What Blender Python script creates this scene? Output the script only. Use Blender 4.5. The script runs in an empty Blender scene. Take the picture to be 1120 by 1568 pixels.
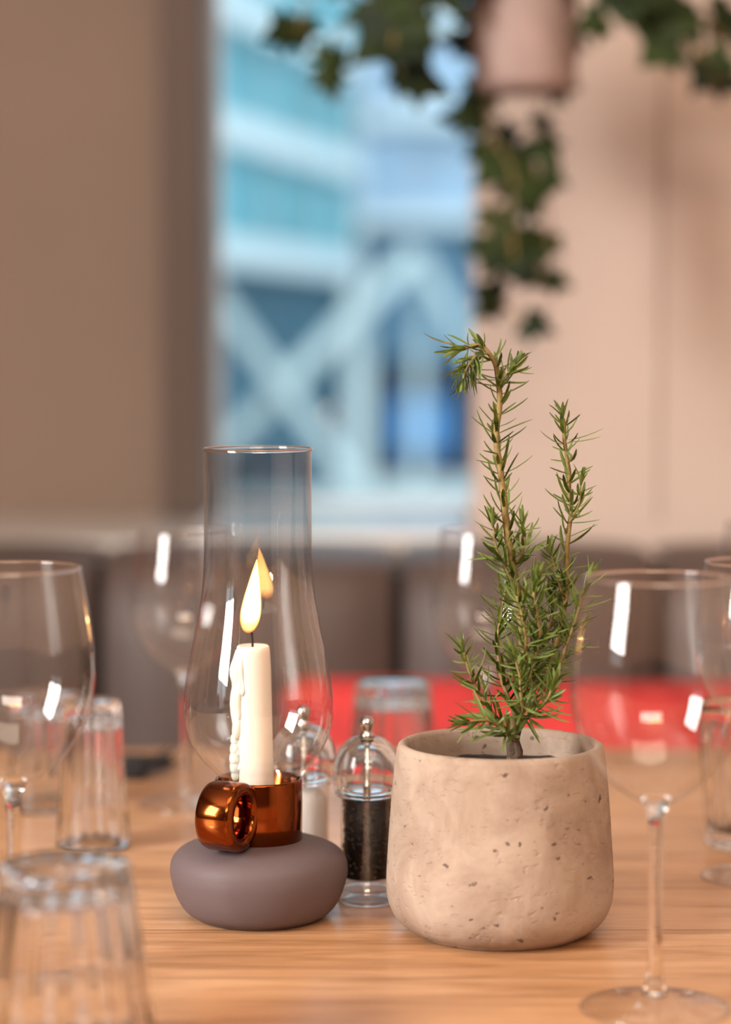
import bpy, bmesh, math, random
from mathutils import Vector, Matrix, noise
random.seed(7)
scene = bpy.context.scene
try:
    scene.view_settings.view_transform = 'Standard'
    scene.view_settings.look = 'None'
except Exception as e:
    print(e)

# ------------------------------------------------------------------ helpers
def new_mat(name):
    m = bpy.data.materials.new(name); m.use_nodes = True
    nt = m.node_tree
    for n in list(nt.nodes): nt.nodes.remove(n)
    out = nt.nodes.new('ShaderNodeOutputMaterial')
    return m, nt, out

def N(nt, typ, **kw):
    n = nt.nodes.new(typ)
    for k, v in kw.items():
        if k in n.inputs.keys(): n.inputs[k].default_value = v
        else: setattr(n, k, v)
    return n

def pbr(name, col, rough=.5, metal=0, spec=.5, noise_amt=0, noise_scale=20, bump=0, bump_scale=100, **extra):
    m, nt, out = new_mat(name)
    p = N(nt, 'ShaderNodeBsdfPrincipled')
    p.inputs['Base Color'].default_value = col
    p.inputs['Roughness'].default_value = rough
    p.inputs['Metallic'].default_value = metal
    p.inputs['Specular IOR Level'].default_value = spec
    for k, v in extra.items():
        p.inputs[k.replace('_', ' ')].default_value = v
    nt.links.new(p.outputs[0], out.inputs[0])
    tc = N(nt, 'ShaderNodeTexCoord')
    if noise_amt > 0:
        nz = N(nt, 'ShaderNodeTexNoise', Scale=noise_scale, Detail=4.0)
        nt.links.new(tc.outputs['Object'], nz.inputs['Vector'])
        r = N(nt, 'ShaderNodeValToRGB')
        r.color_ramp.elements[0].position = .3; r.color_ramp.elements[1].position = .7
        r.color_ramp.elements[0].color = tuple(c*(1-noise_amt) for c in col[:3])+(1,)
        r.color_ramp.elements[1].color = tuple(min(1, c*(1+noise_amt)) for c in col[:3])+(1,)
        nt.links.new(nz.outputs['Fac'], r.inputs[0])
        nt.links.new(r.outputs[0], p.inputs['Base Color'])
    if bump > 0:
        nz = N(nt, 'ShaderNodeTexNoise', Scale=bump_scale, Detail=3.0)
        nt.links.new(tc.outputs['Object'], nz.inputs['Vector'])
        b = N(nt, 'ShaderNodeBump', Strength=bump, Distance=.002)
        nt.links.new(nz.outputs['Fac'], b.inputs['Height'])
        nt.links.new(b.outputs[0], p.inputs['Normal'])
    return m

def thin_glass(name, tint=(1,1,1), edge=(.72,.72,.72), refl=.06, grad=None):
    m, nt, out = new_mat(name)
    lw = N(nt, 'ShaderNodeLayerWeight', Blend=.5)
    pw = N(nt, 'ShaderNodeMath', operation='POWER'); pw.inputs[1].default_value = 4.0
    nt.links.new(lw.outputs['Facing'], pw.inputs[0])
    ma = N(nt, 'ShaderNodeMath', operation='MULTIPLY_ADD'); ma.inputs[1].default_value = .75; ma.inputs[2].default_value = refl
    ma.use_clamp = True
    nt.links.new(pw.outputs[0], ma.inputs[0])
    tr = N(nt, 'ShaderNodeBsdfTransparent'); gl = N(nt, 'ShaderNodeBsdfGlossy'); gl.inputs['Roughness'].default_value = .0
    gl.inputs['Color'].default_value = (1,1,1,1)
    mixc = N(nt, 'ShaderNodeMix', data_type='RGBA')
    p2 = N(nt, 'ShaderNodeMath', operation='POWER'); p2.inputs[1].default_value = 6.0
    nt.links.new(lw.outputs['Facing'], p2.inputs[0])
    nt.links.new(p2.outputs[0], mixc.inputs[0])
    mixc.inputs[6].default_value = tuple(tint)+(1,)
    mixc.inputs[7].default_value = tuple(edge)+(1,)
    if grad:
        z0, z1, topc = grad
        tc = N(nt, 'ShaderNodeTexCoord'); sp = N(nt, 'ShaderNodeSeparateXYZ')
        nt.links.new(tc.outputs['Object'], sp.inputs[0])
        mr = N(nt, 'ShaderNodeMapRange'); mr.inputs[1].default_value = z0; mr.inputs[2].default_value = z1
        nt.links.new(sp.outputs[2], mr.inputs[0])
        g = N(nt, 'ShaderNodeMix', data_type='RGBA')
        nt.links.new(mr.outputs[0], g.inputs[0])
        g.inputs[6].default_value = tuple(tint)+(1,); g.inputs[7].default_value = tuple(topc)+(1,)
        nt.links.new(g.outputs[2], mixc.inputs[6])
    nt.links.new(mixc.outputs[2], tr.inputs['Color'])
    mx = N(nt, 'ShaderNodeMixShader')
    nt.links.new(ma.outputs[0], mx.inputs[0]); nt.links.new(tr.outputs[0], mx.inputs[1]); nt.links.new(gl.outputs[0], mx.inputs[2])
    nt.links.new(mx.outputs[0], out.inputs[0])
    return m

def emis(name, col, s):
    m, nt, out = new_mat(name)
    e = N(nt, 'ShaderNodeEmission', Strength=s); e.inputs[0].default_value = col
    nt.links.new(e.outputs[0], out.inputs[0]); return m

def root(name, loc):
    o = bpy.data.objects.new(name, None); o.empty_display_size = .05
    o.location = loc; scene.collection.objects.link(o); return o

def mesh_obj(name, bm, mats, parent=None, loc=(0,0,0), smooth=True, recalc=True):
    if recalc: bmesh.ops.recalc_face_normals(bm, faces=bm.faces[:])
    me = bpy.data.meshes.new(name); bm.to_mesh(me); bm.free()
    o = bpy.data.objects.new(name, me); scene.collection.objects.link(o)
    for m in (mats if isinstance(mats, (list, tuple)) else [mats]): me.materials.append(m)
    if smooth:
        for p in me.polygons: p.use_smooth = True
    o.location = loc
    if parent: o.parent = parent
    return o

def catmull(pts, n=4):
    out = []
    for i in range(len(pts)-1):
        p0 = pts[max(i-1,0)]; p1 = pts[i]; p2 = pts[i+1]; p3 = pts[min(i+2,len(pts)-1)]
        for k in range(n):
            t = k/n
            out.append(tuple(.5*((2*b)+(-a+c)*t+(2*a-5*b+4*c-d)*t*t+(-a+3*b-3*c+d)*t**3) for a,b,c,d in zip(p0,p1,p2,p3)))
    out.append(tuple(pts[-1])); return out

def lathe_into(bm, prof, seg=64, rf=None, mi=0, M=None):
    rings = []
    for r, z in prof:
        if r < 1e-6:
            v = Vector((0,0,z)); rings.append([bm.verts.new(M@v if M else v)])
        else:
            L = []
            for i in range(seg):
                a = 2*math.pi*i/seg
                rr = rf(a, r, z) if rf else r
                v = Vector((rr*math.cos(a), rr*math.sin(a), z))
                L.append(bm.verts.new(M@v if M else v))
            rings.append(L)
    for A, B in zip(rings, rings[1:]):
        if len(A)==1 and len(B)==1: continue
        for i in range(seg):
            j = (i+1)%seg
            if len(A)==1: f = bm.faces.new((A[0], B[j], B[i]))
            elif len(B)==1: f = bm.faces.new((A[i], A[j], B[0]))
            else: f = bm.faces.new((A[i], A[j], B[j], B[i]))
            f.material_index = mi

def lathe(name, prof, mat, parent=None, loc=(0,0,0), seg=64, rf=None):
    bm = bmesh.new(); lathe_into(bm, prof, seg, rf)
    return mesh_obj(name, bm, mat, parent, loc)

def box_into(bm, b, mi=0, M=None, bev=0):
    x0,x1,y0,y1,z0,z1 = b
    vs = [Vector((x,y,z)) for x in (x0,x1) for y in (y0,y1) for z in (z0,z1)]
    if M: vs = [M@v for v in vs]
    vs = [bm.verts.new(v) for v in vs]
    fs = []
    for q in ((0,1,3,2),(4,6,7,5),(0,4,5,1),(2,3,7,6),(0,2,6,4),(1,5,7,3)):
        f = bm.faces.new([vs[i] for i in q]); f.material_index = mi; fs.append(f)
    if bev:
        es = list({e for f in fs for e in f.edges})
        bmesh.ops.bevel(bm, geom=es, offset=bev, segments=3, affect='EDGES', profile=.5)

def boxes(name, lst, mats, parent=None, bev=0, smooth=False, loc=(0,0,0)):
    bm = bmesh.new()
    for it in lst:
        b, mi = (it[0], it[1]) if isinstance(it[0], (list,tuple)) else (it, 0)
        box_into(bm, b, mi, None, bev)
    return mesh_obj(name, bm, mats, parent, loc, smooth)

def tube_into(bm, pts, radii, seg=8, mi=0, cap=True):
    pts = [Vector(p) for p in pts]
    rings = []
    n = len(pts)
    ref = Vector((0,1,0.13)).normalized()
    for i, p in enumerate(pts):
        t = (pts[min(i+1,n-1)]-pts[max(i-1,0)]).normalized()
        u = t.cross(ref)
        if u.length < .05: u = t.cross(Vector((1,0,0)))
        u.normalize(); v = t.cross(u).normalized()
        r = radii[i] if isinstance(radii, (list,tuple)) else radii
        rings.append([bm.verts.new(p+(u*math.cos(2*math.pi*k/seg)+v*math.sin(2*math.pi*k/seg))*r) for k in range(seg)])
    for A,B in zip(rings, rings[1:]):
        for k in range(seg):
            f = bm.faces.new((A[k],A[(k+1)%seg],B[(k+1)%seg],B[k])); f.material_index = mi
    if cap:
        for R in (rings[0], rings[-1]):
            f = bm.faces.new(R); f.material_index = mi

# ------------------------------------------------------------------ materials
GLASS = pbr('clear_glass', (1,1,1,1), 0.0, Transmission_Weight=1.0, IOR=1.46)
THIN = thin_glass('thin_bowl_glass', (.985,.985,.985), (.45,.42,.41), .055)
FOOTG = thin_glass('thin_foot_glass', (.96,.96,.96), (.7,.7,.7), .10)
CHIM = thin_glass('smoked_chimney_glass', (.97,.97,.97), (.38,.35,.36), .10, grad=(.18,.32,(.62,.61,.62)))
ACRYL = thin_glass('acrylic', (.93,.94,.94), (.4,.42,.43), .10)
STEEL = pbr('steel', (.6,.58,.56,1), .18, 1)
COPPER = pbr('copper_luster', (.26,.062,.014,1), .12, 1)
MAUVE = pbr('matte_mauve', (.125,.093,.098,1), .6, spec=.35, bump=.08, bump_scale=700)
WAX = pbr('wax', (.93,.86,.77,1), .45, Subsurface_Weight=.4, Subsurface_Scale=.01)
BLACK = pbr('black_pepper', (.010,.007,.006,1), .45, noise_amt=.5, noise_scale=300)
SALT = pbr('salt', (.75,.68,.64,1), .6, bump=.4, bump_scale=900)
SOIL = pbr('soil', (.02,.014,.012,1), .9, noise_amt=.5, noise_scale=150, bump=.6, bump_scale=300)
LEATHER = pbr('brown_leather', (.085,.057,.050,1), .5, noise_amt=.12, noise_scale=8, bump=.15, bump_scale=200)
LEATHER_D = pbr('leather_seam', (.018,.012,.011,1), .6)
RED = pbr('red_fabric', (.56,.036,.036,1), .8, noise_amt=.22, noise_scale=16, bump=.3, bump_scale=300)
WALL_L = pbr('brown_plaster', (.215,.148,.110,1), .8, noise_amt=.06, noise_scale=3)
WALL_LD = pbr('dark_brown_trim', (.085,.052,.038,1), .6)
WALL_R = pbr('beige_plaster', (.60,.485,.425,1), .8, noise_amt=.03, noise_scale=3)
SILL = pbr('pale_sill', (.90,.91,.91,1), .16, spec=1.0)
LEDGE = pbr('grey_ledge', (.60,.57,.54,1), .16, spec=.8)
CEIL = pbr('ceiling_paint', (.6,.54,.49,1), .9)
FLOOR = pbr('floor_boards', (.14,.08,.05,1), .5, noise_amt=.2, noise_scale=5)
BLACKCLOTH = pbr('black_cloth', (.012,.011,.013,1), .85)

def concrete():
    m, nt, out = new_mat('concrete_travertine')
    p = N(nt, 'ShaderNodeBsdfPrincipled', Roughness=.8); p.inputs['Specular IOR Level'].default_value = .25
    tc = N(nt, 'ShaderNodeTexCoord')
    n1 = N(nt, 'ShaderNodeTexNoise', Scale=24.0, Detail=8.0, Roughness=.66, Distortion=.5); nt.links.new(tc.outputs['Object'], n1.inputs['Vector'])
    r1 = N(nt, 'ShaderNodeValToRGB'); r1.color_ramp.elements[0].position=.34; r1.color_ramp.elements[1].position=.62
    r1.color_ramp.elements[0].color=(.29,.205,.152,1); r1.color_ramp.elements[1].color=(.435,.338,.270,1)
    nt.links.new(n1.outputs['Fac'], r1.inputs[0])
    mp = N(nt, 'ShaderNodeMapping'); mp.inputs['Scale'].default_value=(1,1,1.7)
    nt.links.new(tc.outputs['Object'], mp.inputs['Vector'])
    nd = N(nt, 'ShaderNodeTexNoise', Scale=190.0, Detail=2.0); nt.links.new(tc.outputs['Object'], nd.inputs['Vector'])
    ad = N(nt, 'ShaderNodeMixRGB', blend_type='ADD'); ad.inputs[0].default_value=.012
    nt.links.new(mp.outputs[0], ad.inputs[1]); nt.links.new(nd.outputs['Color'], ad.inputs[2])
    vo = N(nt, 'ShaderNodeTexVoronoi', Scale=140.0); nt.links.new(ad.outputs[0], vo.inputs['Vector'])
    sep = N(nt, 'ShaderNodeSeparateColor'); nt.links.new(vo.outputs['Color'], sep.inputs[0])
    gt = N(nt, 'ShaderNodeMapRange'); gt.inputs[1].default_value=.76; gt.inputs[2].default_value=1.0; gt.inputs[3].default_value=0; gt.inputs[4].default_value=.40
    nt.links.new(sep.outputs[0], gt.inputs[0])
    sb = N(nt, 'ShaderNodeMath', operation='SUBTRACT'); nt.links.new(gt.outputs[0], sb.inputs[0]); nt.links.new(vo.outputs['Distance'], sb.inputs[1])
    pit = N(nt, 'ShaderNodeMapRange'); pit.inputs[1].default_value=.0; pit.inputs[2].default_value=.12
    nt.links.new(sb.outputs[0], pit.inputs[0])
    v2 = N(nt, 'ShaderNodeTexNoise', Scale=150.0, Detail=4.0, Roughness=.55); nt.links.new(mp.outputs[0], v2.inputs['Vector'])
    h2 = N(nt, 'ShaderNodeMapRange'); h2.inputs[1].default_value=.29; h2.inputs[2].default_value=.42
    nt.links.new(v2.outputs['Fac'], h2.inputs[0])
    hm = N(nt, 'ShaderNodeMath', operation='SUBTRACT'); nt.links.new(h2.outputs[0], hm.inputs[0]); nt.links.new(pit.outputs[0], hm.inputs[1])
    bp = N(nt, 'ShaderNodeBump', Strength=.5, Distance=.0010); nt.links.new(hm.outputs[0], bp.inputs['Height'])
    mc = N(nt, 'ShaderNodeMixRGB'); pf = N(nt,'ShaderNodeMath',operation='MULTIPLY'); pf.inputs[1].default_value=.82; nt.links.new(pit.outputs[0],pf.inputs[0])
    nt.links.new(pf.outputs[0], mc.inputs[0]); nt.links.new(r1.outputs[0], mc.inputs[1]); mc.inputs[2].default_value=(.085,.052,.042,1)
    nt.links.new(mc.outputs[0], p.inputs['Base Color']); nt.links.new(bp.outputs[0], p.inputs['Normal'])
    nt.links.new(p.outputs[0], out.inputs[0]); return m
CONC = concrete()

def wood():
    m, nt, out = new_mat('oak_planks')
    p = N(nt, 'ShaderNodeBsdfPrincipled', Roughness=.30)
    tc = N(nt, 'ShaderNodeTexCoord'); sp = N(nt, 'ShaderNodeSeparateXYZ'); nt.links.new(tc.outputs['Object'], sp.inputs[0])
    dv = N(nt, 'ShaderNodeMath', operation='DIVIDE'); dv.inputs[1].default_value=.112; nt.links.new(sp.outputs[1], dv.inputs[0])
    fl = N(nt, 'ShaderNodeMath', operation='FLOOR'); nt.links.new(dv.outputs[0], fl.inputs[0])
    fr = N(nt, 'ShaderNodeMath', operation='FRACT'); nt.links.new(dv.outputs[0], fr.inputs[0])
    wn = N(nt, 'ShaderNodeTexWhiteNoise', noise_dimensions='1D'); nt.links.new(fl.outputs[0], wn.inputs['W'])
    off = N(nt, 'ShaderNodeMath', operation='MULTIPLY_ADD'); off.inputs[1].default_value=7.3
    nt.links.new(fl.outputs[0], off.inputs[0]); nt.links.new(sp.outputs[0], off.inputs[2])
    cb = N(nt, 'ShaderNodeCombineXYZ'); nt.links.new(off.outputs[0], cb.inputs[0]); nt.links.new(sp.outputs[1], cb.inputs[1]); nt.links.new(sp.outputs[2], cb.inputs[2])
    mp = N(nt, 'ShaderNodeMapping'); mp.inputs['Scale'].default_value=(2.4,20,20); nt.links.new(cb.outputs[0], mp.inputs['Vector'])
    n1 = N(nt, 'ShaderNodeTexNoise', Scale=1.6, Detail=6.0, Distortion=1.8); nt.links.new(mp.outputs[0], n1.inputs['Vector'])
    mp2 = N(nt, 'ShaderNodeMapping'); mp2.inputs['Scale'].default_value=(26,330,330); nt.links.new(cb.outputs[0], mp2.inputs['Vector'])
    n2 = N(nt, 'ShaderNodeTexNoise', Scale=1.0, Detail=2.0); nt.links.new(mp2.outputs[0], n2.inputs['Vector'])
    mm = N(nt, 'ShaderNodeMath', operation='MULTIPLY_ADD'); mm.inputs[1].default_value=.46
    nt.links.new(n2.outputs['Fac'], mm.inputs[0]); nt.links.new(n1.outputs['Fac'], mm.inputs[2])
    m3 = N(nt, 'ShaderNodeMath', operation='MULTIPLY_ADD'); m3.inputs[1].default_value=.18
    nt.links.new(wn.outputs[0], m3.inputs[0]); nt.links.new(mm.outputs[0], m3.inputs[2])
    r = N(nt, 'ShaderNodeValToRGB'); e = r.color_ramp.elements
    e[0].position=.58; e[0].color=(.37,.185,.083,1); e[1].position=1.0; e[1].color=(.64,.375,.205,1)
    k = e.new(.78); k.color=(.52,.275,.135,1)
    nt.links.new(m3.outputs[0], r.inputs[0])
    pp = N(nt, 'ShaderNodeMath', operation='PINGPONG'); pp.inputs[1].default_value=.5; nt.links.new(fr.outputs[0], pp.inputs[0])
    sm = N(nt, 'ShaderNodeMapRange'); sm.inputs[1].default_value=0; sm.inputs[2].default_value=.014; sm.inputs[3].default_value=.42; sm.inputs[4].default_value=1
    nt.links.new(pp.outputs[0], sm.inputs[0])
    mc = N(nt, 'ShaderNodeVectorMath', operation='SCALE'); nt.links.new(r.outputs[0], mc.inputs[0]); nt.links.new(sm.outputs[0], mc.inputs['Scale'])
    nt.links.new(mc.outputs[0], p.inputs['Base Color'])
    bp = N(nt, 'ShaderNodeBump', Strength=.10, Distance=.001); nt.links.new(n2.outputs['Fac'], bp.inputs['Height']); nt.links.new(bp.outputs[0], p.inputs['Normal'])
    nt.links.new(p.outputs[0], out.inputs[0]); return m
WOOD = wood()

def leafmat(name, a, b, under, scale=60, rough=.4, tl=.22, spec=.5):
    m, nt, out = new_mat(name)
    p = N(nt, 'ShaderNodeBsdfPrincipled', Roughness=rough); p.inputs['Specular IOR Level'].default_value=spec
    tc = N(nt, 'ShaderNodeTexCoord'); nz = N(nt, 'ShaderNodeTexNoise', Scale=scale, Detail=2.0); nt.links.new(tc.outputs['Object'], nz.inputs['Vector'])
    r = N(nt, 'ShaderNodeValToRGB'); r.color_ramp.elements[0].position=.35; r.color_ramp.elements[1].position=.65
    r.color_ramp.elements[0].color=a; r.color_ramp.elements[1].color=b; nt.links.new(nz.outputs['Fac'], r.inputs[0])
    g = N(nt, 'ShaderNodeNewGeometry'); mx = N(nt, 'ShaderNodeMixRGB'); nt.links.new(g.outputs['Backfacing'], mx.inputs[0])
    nt.links.new(r.outputs[0], mx.inputs[1]); mx.inputs[2].default_value=under
    nt.links.new(mx.outputs[0], p.inputs['Base Color'])
    t = N(nt, 'ShaderNodeBsdfTranslucent'); nt.links.new(mx.outputs[0], t.inputs[0])
    ms = N(nt, 'ShaderNodeMixShader'); ms.inputs[0].default_value=tl
    nt.links.new(p.outputs[0], ms.inputs[1]); nt.links.new(t.outputs[0], ms.inputs[2]); nt.links.new(ms.outputs[0], out.inputs[0])
    return m
NEEDLE = leafmat('rosemary_needle', (.028,.055,.006,1), (.13,.18,.020,1), (.18,.24,.06,1), 110, .35)
TWIG = pbr('twig', (.26,.18,.06,1), .7, noise_amt=.3, noise_scale=200)
BARK = pbr('bark', (.09,.055,.035,1), .8, noise_amt=.4, noise_scale=300, bump=.6, bump_scale=500)
IVY = leafmat('ivy_leaf', (.003,.009,.005,1), (.026,.046,.009,1), (.035,.045,.018,1), 12, .6, .10, .25)

# ------------------------------------------------------------------ room shell
boxes('floor', [(-2.2,2.4,-2.6,3.3,-.1,0)], FLOOR)
boxes('ceiling', [(-2.2,2.4,-2.6,3.4,2.8,2.9)], CEIL)
XW0, XW1 = -.206, .175
boxes('wall_back_left', [(-2.1,XW0,3.2,3.4,0,2.8)], WALL_L)
boxes('wall_back_below_window', [(XW0,XW1,3.2,3.4,0,.86)], WALL_L)
boxes('wall_back_above_window', [(XW0,XW1,3.2,3.4,2.55,2.8)], WALL_L)
boxes('wall_back_behind_partition', [(XW1,2.3,3.2,3.4,0,2.8)], WALL_R)
boxes('wall_back_right', [((.124,2.3,2.8,2.83,0,2.8),0), ((.34,.3425,2.7985,2.8,.9,2.8),1)], [WALL_R, WALL_L])
boxes('wall_right', [(2.3,2.4,-2.6,3.4,0,2.8)], WALL_R)
boxes('wall_front', [(-2.2,2.4,-2.7,-2.6,0,2.8)], WALL_L)
boxes('wall_left', [(-2.2,-2.1,-2.6,-.35,0,2.8), (-2.2,-2.1,.55,3.4,0,2.8), (-2.2,-2.1,-.35,.55,0,1.0), (-2.2,-2.1,-.35,.55,2.5,2.8)], WALL_L)
WF = pbr('window_frame_paint', (.8,.82,.82,1), .4)
PANE = thin_glass('window_pane', (.98,.99,.99), (.8,.85,.85), .03)
w2 = root('window_2', (-2.15,.1,1.0))
boxes('frame', [(-.03,.03,-.45,-.41,0,1.5), (-.03,.03,.41,.45,0,1.5), (-.03,.03,-.45,.45,0,.05), (-.03,.03,-.45,.45,1.45,1.5), (-.02,.02,-.02,.02,0,1.5)], WF, w2)
w1 = root('window_1', (0,3.34,.86))
boxes('frame', [(XW0,XW0+.008,-.02,.02,0,1.69),(XW1-.008,XW1,-.02,.02,0,1.69),(XW0,XW1,-.02,.02,0,.030),(XW0,XW1,-.02,.02,1.66,1.69)], WF, w1)
boxes('pane', [(XW0+.008,XW1-.008,-.002,.002,.030,1.66)], PANE, w1)
boxes('trim_1', [(-.262,XW0,3.12,3.2,.881,2.8)], WALL_LD, bev=.004)
boxes('trim_2', [(XW0,.1235,2.79,3.195,.8805,.886),(XW0,XW1-.001,3.195,3.31,.86,.886)], SILL)
boxes('trim_3', [(-2.05,.1235,2.775,3.195,.80,.88)], LEDGE)
boxes('baseboard_right', [(2.285,2.299,-2.6,2.0,0,.1)], WALL_LD)

# ------------------------------------------------------------------ banquette
bq = root('banquette', (0,2.6,0))
bm = bmesh.new()
seams = [-1.95,-1.62,-1.29,-.95,-.62,-.29,.035,.32,.62,.94,1.26,1.58,1.9,2.2]
for a,b in zip(seams, seams[1:]):
    x0,x1 = a+.007,b-.007
    n=12; prof=[(.13,.45),(.0,.46),(-.012,.6),(-.008,.78),(.01,.85),(.035,.874),(.08,.88),(.165,.88)]
    prof=catmull(prof,3)
    rows=[]
    for i in range(n+1):
        t=i/n; x=x0+(x1-x0)*t; puff=.026*(1-abs(2*t-1)**5)
        rows.append([bm.verts.new((x, y-puff*(1 if z<.87 else .2), z-(.0 if z<.84 else (.006-.006*(1-abs(2*t-1)**4)))) ) for y,z in prof])
    for A,B in zip(rows,rows[1:]):
        for k in range(len(prof)-1): bm.faces.new((A[k],A[k+1],B[k+1],B[k]))
mesh_obj('backrest_padding', bm, LEATHER, bq, recalc=True)
boxes('backrest_core', [(-2.0,2.25,.035,.17,0,.855)], LEATHER_D, bq)
boxes('seat', [(-2.0,2.25,-.38,.03,.33,.45)], LEATHER, bq, bev=.03, smooth=True)
boxes('plinth', [(-2.0,2.25,-.33,.03,0,.33)], LEATHER_D, bq)
rc = root('red_cushion', (.28,2.42,.452))
bm = bmesh.new()
nx,ny=28,16
W,H,T=.37,.158,.06
def cush(u,v,s):
    e=(1-abs(u)**4)*(1-abs(v)**4)
    pin=1-.05*(1-abs(v))*abs(u)
    return Vector((u*W*pin, s*T*e**.6, H+v*H*(1-.03*(1-abs(u)))))
R=Matrix.Rotation(math.radians(-6),4,'X')
for s in (-1,1):
    g=[[bm.verts.new(R@cush(-1+2*i/nx,-1+2*j/ny,s)) for j in range(ny+1)] for i in range(nx+1)]
    for i in range(nx):
        for j in range(ny): bm.faces.new((g[i][j],g[i+1][j],g[i+1][j+1],g[i][j+1]))
bmesh.ops.remove_doubles(bm, verts=bm.verts[:], dist=.0005)
mesh_obj('cushion_cover', bm, RED, rc)

# ------------------------------------------------------------------ table
TZ=.75
tb = root('dining_table', (0,0,0))
boxes('table_top', [(-1.05,1.15,.55,2.115,TZ-.04,TZ)], WOOD, tb, bev=.004)
boxes('table_legs', [(x,x+.07,y,y+.07,0,TZ-.04) for x in (-.95,.98) for y in (.65,1.95)]+[(-.9,1.0,.68,.71,.62,.71),(-.9,1.0,1.96,1.99,.62,.71)], WOOD, tb, bev=.003)

# ------------------------------------------------------------------ lantern
LT = root('candle_lantern', (-.0666,1.491,TZ))
lathe('base', catmull([(0,0),(.034,.0),(.040,.0015),(.0465,.006),(.0515,.014),(.0547,.024),(.0555,.031),(.0540,.038),(.0485,.0435),(.038,.0475),(.028,.0492),(.012,.0498),(0,.05)],4), MAUVE, LT, seg=96)
cup=[(0,.0485),(.0262,.0485),(.0270,.0493),(.0272,.068),(.0272,.0865),(.0267,.0877),(.0257,.0877),(.0252,.0868),(.0252,.062),(0,.062)]
lathe('copper_cup', cup, COPPER, LT, seg=96)
bm=bmesh.new()
d=Vector((.90,-.436,0)).normalized()
M=Matrix.Translation((-.0175,-.0355,.0705)) @ d.to_track_quat('Z','Y').to_matrix().to_4x4()
ro,ri,w=.0212,.0128,.0122
loop=[(ri,-w+.002),(ri+.0015,-w),(ro-.0035,-w),(ro-.001,-w+.001),(ro,-w+.0035),(ro,w-.0035),(ro-.001,w-.001),(ro-.0035,w),(ri+.0015,w),(ri,w-.002),(ri,-w+.002)]
lathe_into(bm, loop, 64, None, 0, M)
bmesh.ops.remove_doubles(bm, verts=bm.verts[:], dist=1e-6)
mesh_obj('finger_ring', bm, COPPER, LT)
ch=catmull([(.0235,.068),(.0238,.084),(.027,.0915),(.034,.098),(.0405,.107),(.0452,.119),(.0465,.131),(.0457,.145),(.0428,.163),(.0390,.181),(.0356,.199),(.0340,.215),(.0334,.235),(.0333,.265),(.0333,.2925)],5)
lathe('glass_chimney', ch, CHIM, LT, seg=96)
def torus(name,R,r,z,mat,parent,seg=96):
    pr=[(R+r*math.cos(a),z+r*math.sin(a)) for a in [2*math.pi*k/10 for k in range(11)]]
    bm=bmesh.new(); lathe_into(bm,pr,seg); bmesh.ops.remove_doubles(bm,verts=bm.verts[:],dist=1e-7)
    return mesh_obj(name,bm,mat,parent)
torus('chimney_lip',.0333,.0010,.2925,GLASS,LT)
bm=bmesh.new()
Sh=Matrix(((1,0,-.022,.0005),(0,1,0,0),(0,0,1,0),(0,0,0,1)))
def crf(a,r,z):
    return r*(1+.03*noise.noise(Vector((math.cos(a)*1.5,math.sin(a)*1.5,z*60))))
lathe_into(bm, [(0,.063),(.0112,.063),(.0112,.08),(.0110,.10),(.0109,.13),(.0107,.155),(.0106,.1665),(.0101,.170),(.0092,.1708),(.0075,.1697),(.003,.169),(0,.169)], 48, crf, 0, Sh)
random.seed(3)
for ang,z0,z1,rr in ((185,.168,.100,.0038),(200,.169,.112,.0030),(168,.166,.106,.0036),(215,.165,.125,.0022),(180,.168,.13,.0042),(230,.168,.14,.0016),(150,.168,.12,.002),(192,.112,.092,.0030)):
    a=math.radians(ang); pts=[];rad=[]
    for k in range(13):
        t=k/12; z=z0+(z1-z0)*t
        r=.0100+.0014*t+.0006*math.sin(t*9+ang)
        pts.append(Sh@Vector((r*math.cos(a)+.0006*math.sin(t*5+ang), r*math.sin(a), z)))
        rad.append(rr*(.60+.40*t+.2*math.sin(t*11+ang))*(1 if k<12 else .3)*(1 if k else .4))
    tube_into(bm,pts,rad,12)
for z,s in ((.100,.0036),(.106,.0032),(.095,.0034),(.112,.0028),(.090,.0026)):
    bmesh.ops.create_icosphere(bm, subdivisions=3, radius=s, matrix=Matrix.Translation((-.0146,-.002,z))@Matrix.Diagonal((1,1,1.6,1)))
mesh_obj('candle', bm, WAX, LT)
bm=bmesh.new()
tube_into(bm,[(-.0035,0,.168),(-.0036,0,.174),(-.0042,0,.179),(-.0062,0,.1835)],[.0007,.0007,.0007,.0006],8)
mesh_obj('wick', bm, pbr('burnt_wick',(.01,.008,.008,1),.9), LT)
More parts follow.
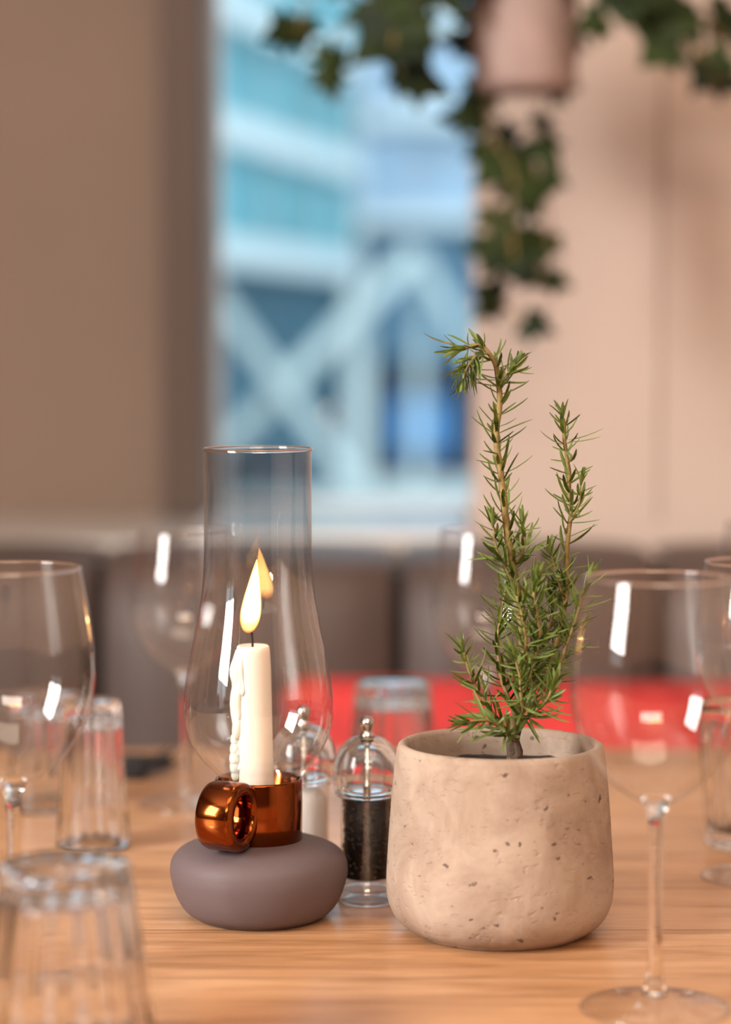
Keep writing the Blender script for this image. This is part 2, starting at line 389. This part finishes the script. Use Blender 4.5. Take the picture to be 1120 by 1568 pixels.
def flame():
    m, nt, out = new_mat('flame')
    tc=N(nt,'ShaderNodeTexCoord'); sp=N(nt,'ShaderNodeSeparateXYZ'); nt.links.new(tc.outputs['Generated'],sp.inputs[0])
    r=N(nt,'ShaderNodeValToRGB'); e=r.color_ramp.elements
    e[0].position=0;e[0].color=(.6,.22,.10,1); e[1].position=1;e[1].color=(1,.30,.04,1)
    for p,c in ((.12,(1,.34,.07,1)),(.3,(1,.50,.14,1)),(.62,(1,.54,.15,1)),(.85,(1,.40,.08,1))):
        k=e.new(p);k.color=c
    nt.links.new(sp.outputs[2],r.inputs[0])
    lw=N(nt,'ShaderNodeLayerWeight',Blend=.5)
    mr=N(nt,'ShaderNodeMapRange'); mr.inputs[1].default_value=.1; mr.inputs[2].default_value=.80; mr.inputs[3].default_value=18.0; mr.inputs[4].default_value=1.5
    nt.links.new(lw.outputs['Facing'],mr.inputs[0])
    s2=N(nt,'ShaderNodeMapRange'); s2.inputs[1].default_value=0; s2.inputs[2].default_value=.3; s2.inputs[3].default_value=.07; s2.inputs[4].default_value=1
    nt.links.new(sp.outputs[2],s2.inputs[0])
    mu=N(nt,'ShaderNodeMath',operation='MULTIPLY'); nt.links.new(mr.outputs[0],mu.inputs[0]); nt.links.new(s2.outputs[0],mu.inputs[1])
    em=N(nt,'ShaderNodeEmission'); nt.links.new(r.outputs[0],em.inputs[0]); nt.links.new(mu.outputs[0],em.inputs[1])
    tr=N(nt,'ShaderNodeBsdfTransparent'); ms=N(nt,'ShaderNodeMixShader')
    f=N(nt,'ShaderNodeMapRange'); f.inputs[1].default_value=.75; f.inputs[2].default_value=1.0; f.inputs[3].default_value=1; f.inputs[4].default_value=.15
    nt.links.new(lw.outputs['Facing'],f.inputs[0])
    nt.links.new(f.outputs[0],ms.inputs[0]); nt.links.new(tr.outputs[0],ms.inputs[1]); nt.links.new(em.outputs[0],ms.inputs[2])
    nt.links.new(ms.outputs[0],out.inputs[0]); return m
bm=bmesh.new()
ShF=Matrix(((1,0,.12,-.0060-.12*.18),(0,1,0,0),(0,0,1,0),(0,0,0,1)))
lathe_into(bm, catmull([(0,.1775),(.0036,.1800),(.0058,.185),(.0064,.191),(.0056,.199),(.0039,.208),(.0019,.2175),(0,.2245)],4), 32, None, 0, ShF)
mesh_obj('flame', bm, flame(), LT)
pl=bpy.data.lights.new('candle_glow','POINT'); pl.energy=.6; pl.color=(1,.52,.2); pl.shadow_soft_size=.006
po=bpy.data.objects.new('candle_glow',pl); scene.collection.objects.link(po); po.parent=LT; po.location=(-.004,0,.2)

# ------------------------------------------------------------------ rosemary pot
PT = root('potted_rosemary', (.082,1.455,TZ))
pp=catmull([(0,0),(.046,0),(.054,.002),(.0625,.008),(.0675,.017),(.0692,.029),(.0688,.045),(.0664,.080),(.0637,.106)],4)+[(.0630,.112),(.0620,.1148),(.0600,.1160),(.0578,.1154),(.0566,.1135),(.0562,.106),(.0575,.085),(.056,.08),(0,.08)]
def prf(a,r,z):
    return r*(1+.005*noise.noise(Vector((math.cos(a)*2,math.sin(a)*2,z*25)))+.0015*noise.noise(Vector((math.cos(a)*9,math.sin(a)*9,z*120))))
lathe('concrete_pot', pp, CONC, PT, seg=160, rf=prf)
bm=bmesh.new()
lathe_into(bm,[(.0575,.0985)]+[(r/1000,.0985+.001*(r%7)/7) for r in range(54,2,-4)]+[(0,.1)],48)
for v in bm.verts: v.co.z+=.003*noise.noise(v.co*120)
mesh_obj('soil', bm, SOIL, PT)

def P(px,py,y=0):
    return Vector(((px-765)/2535, y, .111+(1150-py)/2530))
random.seed(11)
stems=[
 ([P(785,1165,0),P(787,1120,0),P(795,1060,.002),P(800,1000,.003),P(795,940,.002),P(785,880,0),P(774,810,-.002),P(766,740,-.002),P(757,670,0),P(762,610,.0),P(757,568,0),P(745,540,-.002),P(728,529,-.003),P(708,533,-.004)],.0040,.0012,.22,.0056,.0205),
 ([P(787,1120,0),P(805,1080,.008),P(835,1030,.012),P(860,965,.012),P(868,900,.010),P(868,840,.008),P(872,780,.006),P(868,720,.004),P(862,665,.002),P(858,640,0)],.0022,.0011,.18,.0060,.0200),
 ([P(785,1135,0),P(765,1105,-.012),P(740,1070,-.016),P(718,1030,-.018),P(706,992,-.020)],.0015,.0007,.30,.0046,.0190),
 ([P(787,1138,0),P(770,1112,-.02),P(742,1092,-.03),P(712,1092,-.034)],.0012,.0007,.32,.0044,.0185),
 ([P(792,1080,0),P(812,1020,-.014),P(820,960,-.02),P(812,905,-.022),P(815,882,-.022)],.0018,.0008,.05,.0040,.0190),
 ([P(795,1090,0),P(830,1050,-.01),P(858,1000,-.014),P(880,930,-.015),P(893,888,-.014)],.0016,.0008,.18,.0046,.0200),
 ([P(800,1060,.006),P(825,1005,.01),P(845,950,.012),P(850,900,.012)],.0016,.0007,.1,.0048,.0185),
 ([P(790,1100,0),P(770,1050,.012),P(762,1000,.016),P(768,950,.018),P(775,900,.02)],.0016,.0007,.15,.0046,.0180),
 ([P(790,1110,0),P(812,1085,-.02),P(832,1060,-.028),P(838,1040,-.03)],.0014,.0007,.25,.0044,.0185),
 ([P(760,600,0),P(768,578,-.003),P(780,564,-.005),P(784,558,-.005)],.0008,.0005,.15,.0038,.014),
 ([P(745,541,-.002),P(724,545,-.008),P(711,562,-.010),P(706,580,-.010)],.0008,.0005,.15,.0040,.0150),
 ([P(797,1040,0),P(800,990,-.02),P(795,940,-.024),P(785,905,-.024)],.0015,.0007,.05,.0042,.0190),
 ([P(790,1120,0),P(795,1080,-.02),P(790,1030,-.026),P(785,1000,-.028)],.0014,.0007,.3,.0044,.0180),
 ([P(865,920,.01),P(850,880,.004),P(842,850,.002)],.001,.0005,.2,.0052,.0160),
 ([P(790,900,0),P(770,865,-.006),P(757,835,-.008),P(752,805,-.008)],.0010,.0005,.15,.0054,.0180),
 ([P(785,870,0),P(800,835,-.006),P(798,805,-.008)],.0010,.0005,.15,.0054,.0170),
 ([P(870,800,.006),P(883,772,0),P(887,742,-.002)],.0008,.0005,.2,.0058,.0160),
]
bmn=bmesh.new(); bms=bmesh.new()
def needle(bm, base, d, up, L, W):
    side=d.cross(up)
    if side.length<1e-3: side=d.cross(Vector((1,0,0)))
    side.normalize(); nrm=side.cross(d).normalized()
    bend=random.uniform(-.2,.75)*L
    sb=random.uniform(-.18,.18)*L
    rows=[]
    for t,wf in ((0,.4),(.18,.85),(.45,1),(.75,.85),(.93,.5),(1,.12)):
        c=base+d*(L*t)+nrm*(bend*t*t*.5)+side*(sb*t*t)
        w=W*wf
        rows.append([bm.verts.new(c-side*w-nrm*w*.35),bm.verts.new(c+nrm*w*.25),bm.verts.new(c+side*w-nrm*w*.35)])
    for A,B in zip(rows,rows[1:]):
        for k in range(2): bm.faces.new((A[k],B[k],B[k+1],A[k+1]))
for pts,r0,r1,st,sp_,nl in stems:
    cp=[Vector(c) for c in catmull([tuple(p) for p in pts],6)]
    n=len(cp)
    cp=[c+Vector((noise.noise(c*90),noise.noise(c*90+Vector((5,5,5))),0))*.0008 for c in cp]
    tube_into(bms,cp,[r0+(r1-r0)*(i/(n-1))**.6 for i in range(n)],8)
    ph=random.random()*6
    tot=sum((b-a).length for a,b in zip(cp,cp[1:])); run=0; nxt=tot*st
    for a,b in zip(cp,cp[1:]):
        seg=(b-a).length
        while nxt<run+seg:
            t=(nxt-run)/seg; p=a+(b-a)*t; f=nxt/tot; T=(b-a).normalized()
            u=T.cross(Vector((.2,1,.1))).normalized(); v=T.cross(u)
            k=random.choice((3,4,4,5))
            for q in range(k):
                an=ph+q*2*math.pi/k+random.uniform(-.45,.45)
                rad=u*math.cos(an)+v*math.sin(an)
                el=random.uniform(.05,.95)+(.4 if f>.93 else 0)
                dd=(rad*math.cos(el)+T*math.sin(el)).normalized()
                L=nl*random.uniform(.5,1.15)*(1 if f<.9 else .8)
                needle(bmn,p+rad*.0005+T*random.uniform(-.001,.001),dd,T,L,.00120*random.uniform(.8,1.15))
            ph+=1.1; nxt+=sp_*random.uniform(.7,1.3)
        run+=seg
    T=(cp[-1]-cp[-3]).normalized(); u=T.cross(Vector((.2,1,.1))).normalized(); v=T.cross(u)
    for q in range(7):
        an=q*.9; rad=u*math.cos(an)+v*math.sin(an)
        needle(bmn,cp[-1],(T+rad*random.uniform(.1,.5)).normalized(),rad,nl*random.uniform(.5,.9),.0011)
tip=P(708,533,-.004)
tube_into(bms,[tip,P(690,528,-.004),P(672,522,-.004)],[.0008,.0006,.0004],6)
for (x,y),dx,dz,L in (((690,528),-1,.25,.018),((676,523),-1,.28,.013),((690,527),-1,.12,.016),((700,532),-1,.6,.012),((700,531),-.9,-.4,.009),((715,530),-.4,1,.008),((735,533),.4,.9,.009),((866,672),1,.15,.022),((868,675),1,.02,.019),((860,680),-1,.25,.017)):
    needle(bmn,P(x,y,-.004),Vector((dx,-.1,dz)).normalized(),Vector((0,0,1)),L,.0010)
for i in range(18):
    x=random.uniform(698,730); needle(bmn,P(x,540+random.uniform(-5,25),-.006+random.uniform(-.004,.004)),Vector((random.uniform(-.45,.1),random.uniform(-.2,.2),-1)).normalized(),Vector((1,0,0)),random.uniform(.013,.021),.0012)
mesh_obj('rosemary_needles', bmn, NEEDLE, PT, recalc=False)
mesh_obj('rosemary_stems', bms, TWIG, PT)
bm=bmesh.new(); tube_into(bm,[P(784,1185,0),P(786,1160,0),P(783,1140,0),P(790,1115,0),P(792,1090,0)],[.0046,.0042,.0038,.0034,.0026],12)
tube_into(bm,[P(790,1175,-.004),P(793,1150,-.003),P(787,1128,-.001)],[.003,.0026,.002],10)
mesh_obj('rosemary_trunk', bm, BARK, PT)

# ------------------------------------------------------------------ grinders
def grinder(name, loc, corns):
    g=root(name,loc)
    lathe('foot', [(.0155,.0006),(.0180,.0006),(.0184,.002),(.0178,.006),(.0166,.0085),(.0163,.0155),(.0148,.0160),(0,.0160)], ACRYL, g)
    torus('foot_rim',.0175,.0013,.0013,GLASS,g,64)
    torus('foot_ring',.0168,.0010,.0085,GLASS,g,64)
    lathe('body', [(.0163,.0156),(.0170,.02),(.0170,.066),(.0180,.0695)], ACRYL, g)
    if corns:
        bm=bmesh.new(); random.seed(5)
        lathe_into(bm,[(0,.0165),(.0148,.0165),(.0148,.066),(0,.067)],24)
        for i in range(360):
            a=random.random()*6.283; z=random.uniform(.018,.067); r=random.uniform(.0136,.0150)
            bmesh.ops.create_icosphere(bm,subdivisions=1,radius=random.uniform(.0016,.0020),matrix=Matrix.Translation((r*math.cos(a),r*math.sin(a),z)))
        mesh_obj('peppercorns', bm, BLACK, g)
    else:
        lathe('salt_fill',[(0,.0165),(.0155,.0165),(.0158,.03),(.0158,.058),(.012,.064),(0,.066)],SALT,g)
    torus('collar',.0190,.0016,.0705,GLASS,g,64)
    out=catmull([(.0200,.0715),(.0214,.075),(.0218,.082),(.0212,.090),(.0182,.0985),(.0120,.1050),(.0040,.1075)],4)
    inn=catmull([(.0030,.1030),(.0100,.1005),(.0150,.0945),(.0178,.086),(.0180,.078),(.0172,.0715)],4)
    bm=bmesh.new(); lathe_into(bm,out+inn+[out[0]],72); bmesh.ops.remove_doubles(bm,verts=bm.verts[:],dist=1e-7)
    mesh_obj('dome',bm,GLASS,g)
    lathe('spindle', [(0,.067),(.0026,.067),(.0026,.076),(.0018,.077),(.0018,.106),(0,.106)], STEEL, g, seg=24)
    lathe('knob', [(0,.1055),(.0042,.1055),(.0050,.107),(.0042,.109),(.0030,.110),(.0036,.1115),(.0048,.114),(.0044,.1175),(.0028,.1195),(0,.12)], STEEL, g, seg=40)
    return g
grinder('pepper_grinder',(.001,1.532,TZ),True)
grinder('salt_grinder',(-.041,1.578,TZ),False)

# ------------------------------------------------------------------ wine glasses
bowl=catmull([(.0065,.1125),(.0150,.1165),(.0265,.1255),(.0375,.1400),(.0440,.1560),(.0465,.1720),(.0460,.1900),(.0435,.2080),(.0405,.2235),(.0388,.2335)],5)
stem=catmull([(0,.0070),(.0060,.0075),(.0060,.0110),(.0044,.0200),(.0037,.0400),(.0035,.0750),(.0041,.1000),(.0058,.1090),(.0085,.1135),(.0075,.1160),(0,.1165)],4)
foot=catmull([(.0400,.0012),(.0385,.0020),(.0250,.0035),(.0120,.0062),(.0060,.0100)],4)
def wine(loc, s=1.0):
    g=root('wine_glass',loc)
    lathe('bowl',[(r*s,z*s) for r,z in bowl],THIN,g,seg=96)
    lathe('stem',[(max(r,0)*s if r>1e-5 else 0,max(z,0)*s) for r,z in stem],GLASS,g,seg=64)
    lathe('foot',[(r*s,z*s) for r,z in foot],FOOTG,g,seg=96)
    torus('foot_edge',.0396*s,.0009,.0009,GLASS,g)
    torus('rim',.0388*s,.0007,.2335*s,GLASS,g)
    return g
wine((.156,1.281,TZ)); wine((-.197,1.335,TZ))
wine((-.1394,1.856,TZ),.91); wine((.0935,1.856,TZ),.91); wine((.262,1.60,TZ),.91); wine((.318,1.88,TZ),.93)

def tumbler(loc, h=.088, rt=.031, rb=.0415, inv=True, rot=0):
    prof=[(0,h),(rt-.006,h),(rt-.0015,h-.001),(rt,h-.004),(rt+.0007,h-.012),(rt+(rb-rt)*.5,h*.5),(rb-.0004,.006),(rb,.002),(rb-.0008,0),(rb-.0022,.0005),(rb-.003,.004),(rt+(rb-rt)*.5-.0034,h*.5),(rt-.003,h-.018),(rt-.007,h-.0125),(0,h-.0115)]
    P2=[prof[0]]
    for a,b in zip(prof,prof[1:]):
        n=8 if abs(a[1]-b[1])>.02 else 1
        for k in range(1,n+1): P2.append((a[0]+(b[0]-a[0])*k/n,a[1]+(b[1]-a[1])*k/n))
    nfl=16
    def rf(a,r,z):
        base=rt+(rb-rt)*(1-z/h)
        if r>base-.0016 and .010<z<h*.95:
            e=min(1,(z-.010)/.02)*min(1,(h*.95-z)/.005)
            return r-.0026*e*abs(math.sin(nfl*a/2+rot))
        return r
    g=root('glass_tumbler',loc)
    bm=bmesh.new(); lathe_into(bm,P2,128,rf)
    if not inv:
        for v in bm.verts: v.co.z=h-v.co.z
    mesh_obj('tumbler_body',bm,GLASS,g)
    return g
tumbler((-.150,1.190,TZ),.101,.0335,.0465)
tumbler((-.194,1.700,TZ),.106,.020,.0265)
tumbler((-.247,1.845,TZ),.090,.024,.030)
tumbler((.0215,1.90,TZ),.090,.030,.037)
tumbler((.268,1.70,TZ),.103,.0255,.033,False)

# ------------------------------------------------------------------ napkin bundle
nk=root('black_napkin',(-.205,1.975,TZ))
bm=bmesh.new(); random.seed(4)
box_into(bm,(-.055,.025,-.022,.022,.0005,.016),0,None,.004)
for i in range(9):
    y=random.uniform(-.02,.02); x=random.uniform(.0,.03)
    L=random.uniform(.02,.035); a=random.uniform(-.8,.8)
    base=Vector((x,y,.008)); tipp=base+Vector((L*math.cos(a),L*math.sin(a),random.uniform(-.002,.018)))
    s=Vector((-math.sin(a),math.cos(a),.3)).normalized()*.006
    v=[bm.verts.new(base-s),bm.verts.new(base+s),bm.verts.new(tipp),bm.verts.new(base+Vector((0,0,.006)))]
    bm.faces.new((v[0],v[2],v[3])); bm.faces.new((v[1],v[3],v[2])); bm.faces.new((v[0],v[1],v[2])); bm.faces.new((v[0],v[3],v[1]))
mesh_obj('folded_cloth',bm,BLACKCLOTH,nk,smooth=False)

# ------------------------------------------------------------------ hanging planter + ivy
HP=root('hanging_ivy_planter',(.163,2.5,1.362))
POTM=pbr('terracotta_grey',(.34,.245,.225,1),.7,noise_amt=.12,noise_scale=30)
lathe('planter_pot', catmull([(0,0),(.040,0),(.049,.004),(.0525,.014),(.0540,.05),(.0550,.12)],4)+[(.0555,.128),(.054,.131),(.051,.13),(.050,.11),(0,.108)], POTM, HP)
lathe('planter_soil',[(0,.114),(.0498,.113)],SOIL,HP)
bm=bmesh.new()
for a in (90,210,330):
    a=math.radians(a); tube_into(bm,[(.051*math.cos(a),.051*math.sin(a),.125),(0,0,.55)],.0012,6)
tube_into(bm,[(0,0,.548),(0,0,2.8-1.362)],.0015,6)
mesh_obj('cords',bm,BARK,HP)
def Q(px,py,y=0): return Vector(((px-800)/1481,y,(135-py)/1481))
vines=[([Q(760,-60,-.03),Q(742,-45,.05),Q(735,60,.075),Q(745,130,.07),Q(755,190,.05),Q(785,250,.03),Q(778,320,.02),Q(785,380,0),Q(770,440,0),Q(790,480,0)],.024,.043),
 ([Q(830,-60,.03),Q(845,-50,.07),Q(850,40,.075),Q(830,150,.06),Q(815,215,.05),Q(840,300,.04),Q(845,370,.04),Q(828,410,.04)],.026,.042),
 ([Q(790,-60,.03),Q(775,-50,.07),Q(760,60,.075),Q(752,160,.06),Q(760,260,.05),Q(750,340,.04),Q(770,400,.04)],.026,.040),
 ([Q(770,-50,-.02),Q(730,-70,-.06),Q(670,-40,-.05),Q(600,5,-.04),Q(545,30,-.03),Q(500,70,-.02),Q(505,118,-.02)],.034,.046),
 ([Q(760,-50,-.02),Q(700,-80,-.06),Q(660,-30,-.08),Q(620,20,-.08),Q(598,75,-.08),Q(612,120,-.08)],.020,.056),
 ([Q(760,-50,-.02),Q(700,-60,-.06),Q(650,-10,-.07),Q(590,0,-.07),Q(570,20,-.07)],.026,.048),
 ([Q(770,-50,0),Q(650,-80,.0),Q(520,-40,0),Q(465,0,0),Q(462,45,0)],.034,.040),
 ([Q(830,-50,0),Q(880,-70,-.04),Q(940,0,-.05),Q(1000,35,-.05),Q(1050,75,-.05),Q(1088,135,-.05)],.024,.043),
 ([Q(830,-50,0),Q(890,-90,.0),Q(980,-40,0),Q(1040,0,0),Q(1095,50,0),Q(1070,110,0)],.024,.047),
 ([Q(830,-50,-.02),Q(880,-75,-.07),Q(920,-20,-.08),Q(925,35,-.08)],.018,.052),
 ([Q(830,-50,-.02),Q(900,-95,-.04),Q(960,-50,-.05),Q(990,-5,-.05),Q(1020,10,-.05)],.020,.050)]
bml=bmesh.new(); bmv=bmesh.new(); random.seed(21)
out5=[(0,0),(.22,-.12),(.5,-.06),(.42,.18),(.62,.42),(.30,.48),(.16,.75),(0,1.0)]
outline=out5+[(-x,y) for x,y in out5[-2:0:-1]]
def ivyleaf(p,d,nrm,s):
    d=d.normalized(); side=d.cross(nrm).normalized(); nn=side.cross(d).normalized()
    c=bml.verts.new(p+d*s*.3+nn*s*.06)
    vs=[bml.verts.new(p+side*(x*s)+d*(y*s)-nn*(s*.25*(x*x+.4*y*y))) for x,y in outline]
    for i in range(len(vs)): bml.faces.new((c,vs[i],vs[(i+1)%len(vs)]))
for pts,spc,sz in vines:
    cp=[Vector(c) for c in catmull([tuple(p) for p in pts],6)]
    tube_into(bmv,cp,.0014,6)
    run=0;nxt=.03
    for a,b in zip(cp,cp[1:]):
        seg=(b-a).length
        while nxt<run+seg:
            p=a+(b-a)*((nxt-run)/seg)
            dd=Vector((random.uniform(-1,1),random.uniform(-.5,.3),random.uniform(-1,.25)))
            nr=Vector((random.uniform(-.5,.5),-1,random.uniform(-.2,.7)))
            pe=p+dd.normalized()*random.uniform(.004,.015)
            if math.hypot(pe.x,pe.y)<.064 and -.004<pe.z<.125:
                nxt+=spc; continue
            tube_into(bmv,[p,pe],.0008,5)
            ivyleaf(pe,dd,nr,sz*random.uniform(.65,1.1))
            nxt+=spc*random.uniform(.55,1.1)
        run+=seg
mesh_obj('ivy_leaves',bml,IVY,HP,recalc=False,smooth=False)
mesh_obj('ivy_vines',bmv,TWIG,HP)

# ------------------------------------------------------------------ outside
TEAL=pbr('teal_glazing',(.11,.38,.45,1),.35,noise_amt=.35,noise_scale=3)
PALE=pbr('pale_glazing',(.38,.53,.68,1),.35,noise_amt=.25,noise_scale=2.2)
DEEP=pbr('dark_glazing',(.032,.11,.155,1),.4,noise_amt=.4,noise_scale=3)
NAVY=pbr('navy_recess',(.008,.020,.045,1),.5)
BLUE=pbr('blue_panel',(.07,.28,.60,1),.5)
WHITE=pbr('white_steel',(.64,.74,.76,1),.5)
GREYB=pbr('pale_steel',(.34,.50,.54,1),.5)
SZ=-.05
boxes('street',[(-30,30,3.45,45,-.15,SZ)],pbr('paving',(.3,.32,.33,1),.8,noise_amt=.1,noise_scale=1))
bd=root('glass_office_building',(0,0,0))
lst=[((-3.5,2.2,-.02,.4,1.40,7),0),((-3.5,2.2,.05,.4,SZ,1.40),1)]
for z in (1.47,1.96,2.45,2.94,3.43,3.92,4.4):
    lst.append(((-3.5,2.2,-.12,-.02,z-.06,z+.06),2))
for i in range(8):
    x=-3.4+i*.8; lst.append(((x,x+.03,-.07,-.02,1.4,7),3))
fo=boxes('facade',lst,[TEAL,DEEP,WHITE,GREYB],bd,loc=(-.62,10,0)); fo.rotation_euler=(0,0,math.atan2(2.13,.49))
bd2=root('glass_pavilion',(0,13,0))
lst=[((-5,6,.1,.5,1.75,8),0),((-5,.05,.1,.5,SZ,1.75),1),((.05,.6,.1,.5,SZ,1.0),2),((.05,6,.1,.5,1.0,1.75),6),((.6,6,.1,.5,SZ,1.0),1),
     ((.14,.46,.0,.1,.50,.80),3),((-5,6,-.02,.1,1.72,1.80),4),((-.1,-.03,-.03,.1,SZ,8),4),((.62,.70,-.05,.1,SZ,8),4),
     ((-5,6,-.3,.1,SZ,.36),4)]
for i in range(1,7): lst.append(((.7+i*.8,.76+i*.8,-.05,.1,SZ,8),4))
for z in (2.25,2.75,3.3,4): lst.append(((.0,6,0,.1,z,z+.1),4))
boxes('glazing_and_posts',lst,[PALE,DEEP,NAVY,BLUE,WHITE,GREYB,pbr('mid_glazing',(.10,.24,.36,1),.4,noise_amt=.3,noise_scale=4)],bd2)
bm=bmesh.new()
def beam(x0,z0,x1,z1,w,y=0):
    c=Vector(((x0+x1)/2,y,(z0+z1)/2)); L=math.hypot(x1-x0,z1-z0); a=math.atan2(z1-z0,x1-x0)
    M=Matrix.Translation(c)@Matrix.Rotation(-a,4,'Y')
    box_into(bm,(-L/2,L/2,-.03,.03,-w/2,w/2),0,M)
def B(px,py): return ((px-560)/3702*9, 1.11+(520-py)/3702*9)
for a,b,w,y in (((325,445),(500,680),.065,0),((640,385),(325,700),.075,.07),((500,680),(560,760),.06,0),((640,385),(735,560),.05,.14),((560,450),(560,790),.045,.2),((648,400),(640,800),.045,.28)):
    beam(*B(*a),*B(*b),w,y)
for k in (1,2,3,4):
    c=-.1+k*.95
    beam(c-.4,1.35,c+.4,.6,.075,0); beam(c+.4,1.35,c-.4,.6,.075,.07)
box_into(bm,(-.7,5,.0,.1,.40,.54)); 
for x in (-.65,2,4.5): box_into(bm,(x,x+.08,.35,.43,SZ,1.45))
box_into(bm,(-.7,5,.35,.43,SZ,.46))
mesh_obj('cross_bracing',bm,pbr('brace_steel',(.45,.58,.60,1),.5),bd,loc=(0,9,0),smooth=False)

# ------------------------------------------------------------------ lights
def area(name,loc,target,sx,sy,power,col):
    l=bpy.data.lights.new(name,'AREA'); l.shape='RECTANGLE'; l.size=sx; l.size_y=sy; l.energy=power; l.color=col
    o=bpy.data.objects.new(name,l); scene.collection.objects.link(o); o.location=loc
    o.rotation_euler=(Vector(target)-Vector(loc)).to_track_quat('-Z','Y').to_euler(); return o
area('daylight_window_left',(-2.08,.1,1.80),(0,.6,1.5),.85,1.1,125,(1,.95,.89))
area('ceiling_fill',(.4,.6,2.75),(.3,1.6,.75),1.6,1.2,28,(1,.80,.60))  # unseen warm fill added under the ceiling to brighten the table
area('ceiling_fill_front',(.3,-1.8,2.6),(.3,2.5,1.2),1.8,.5,44,(1,.85,.72))  # second added fill, out of view behind the camera, lifts the right wall
pd=root('pendant_lamp',(.0,-1.1,2.42))
bm=bmesh.new(); bmc=bmesh.new()
for i,x in enumerate((-.42,-.24,-.05,.14,.34)):
    bmesh.ops.create_icosphere(bm,subdivisions=3,radius=.042,matrix=Matrix.Translation((x,0,-.03*(i%3))))
    tube_into(bmc,[(x,0,-.03*(i%3)+.038),(x,0,.38)],.004,6)
mesh_obj('bulbs',bm,emis('warm_bulb',(1,.42,.10,1),70),pd); mesh_obj('flex',bmc,BLACKCLOTH,pd)

sun=bpy.data.lights.new('sun','SUN'); sun.energy=2.2; sun.angle=.3
so=bpy.data.objects.new('sun',sun); scene.collection.objects.link(so); so.rotation_euler=Vector((.35,1,-.9)).to_track_quat('-Z','Y').to_euler()
wd=bpy.data.worlds.new('overcast_sky'); scene.world=wd; wd.use_nodes=True
bg=wd.node_tree.nodes['Background']; bg.inputs[0].default_value=(.80,.92,1,1); bg.inputs[1].default_value=2.5

# ------------------------------------------------------------------ camera
cd=bpy.data.cameras.new('camera'); cam=bpy.data.objects.new('camera',cd); scene.collection.objects.link(cam)
cam.location=(0,0,1.11); cam.rotation_euler=(math.radians(90-4.08),0,0)
cd.sensor_fit='VERTICAL'; cd.sensor_height=36; cd.sensor_width=24; cd.lens=85; cd.clip_start=.02
cd.dof.use_dof=True; cd.dof.focus_distance=1.47; cd.dof.aperture_fstop=2.6
scene.camera=cam
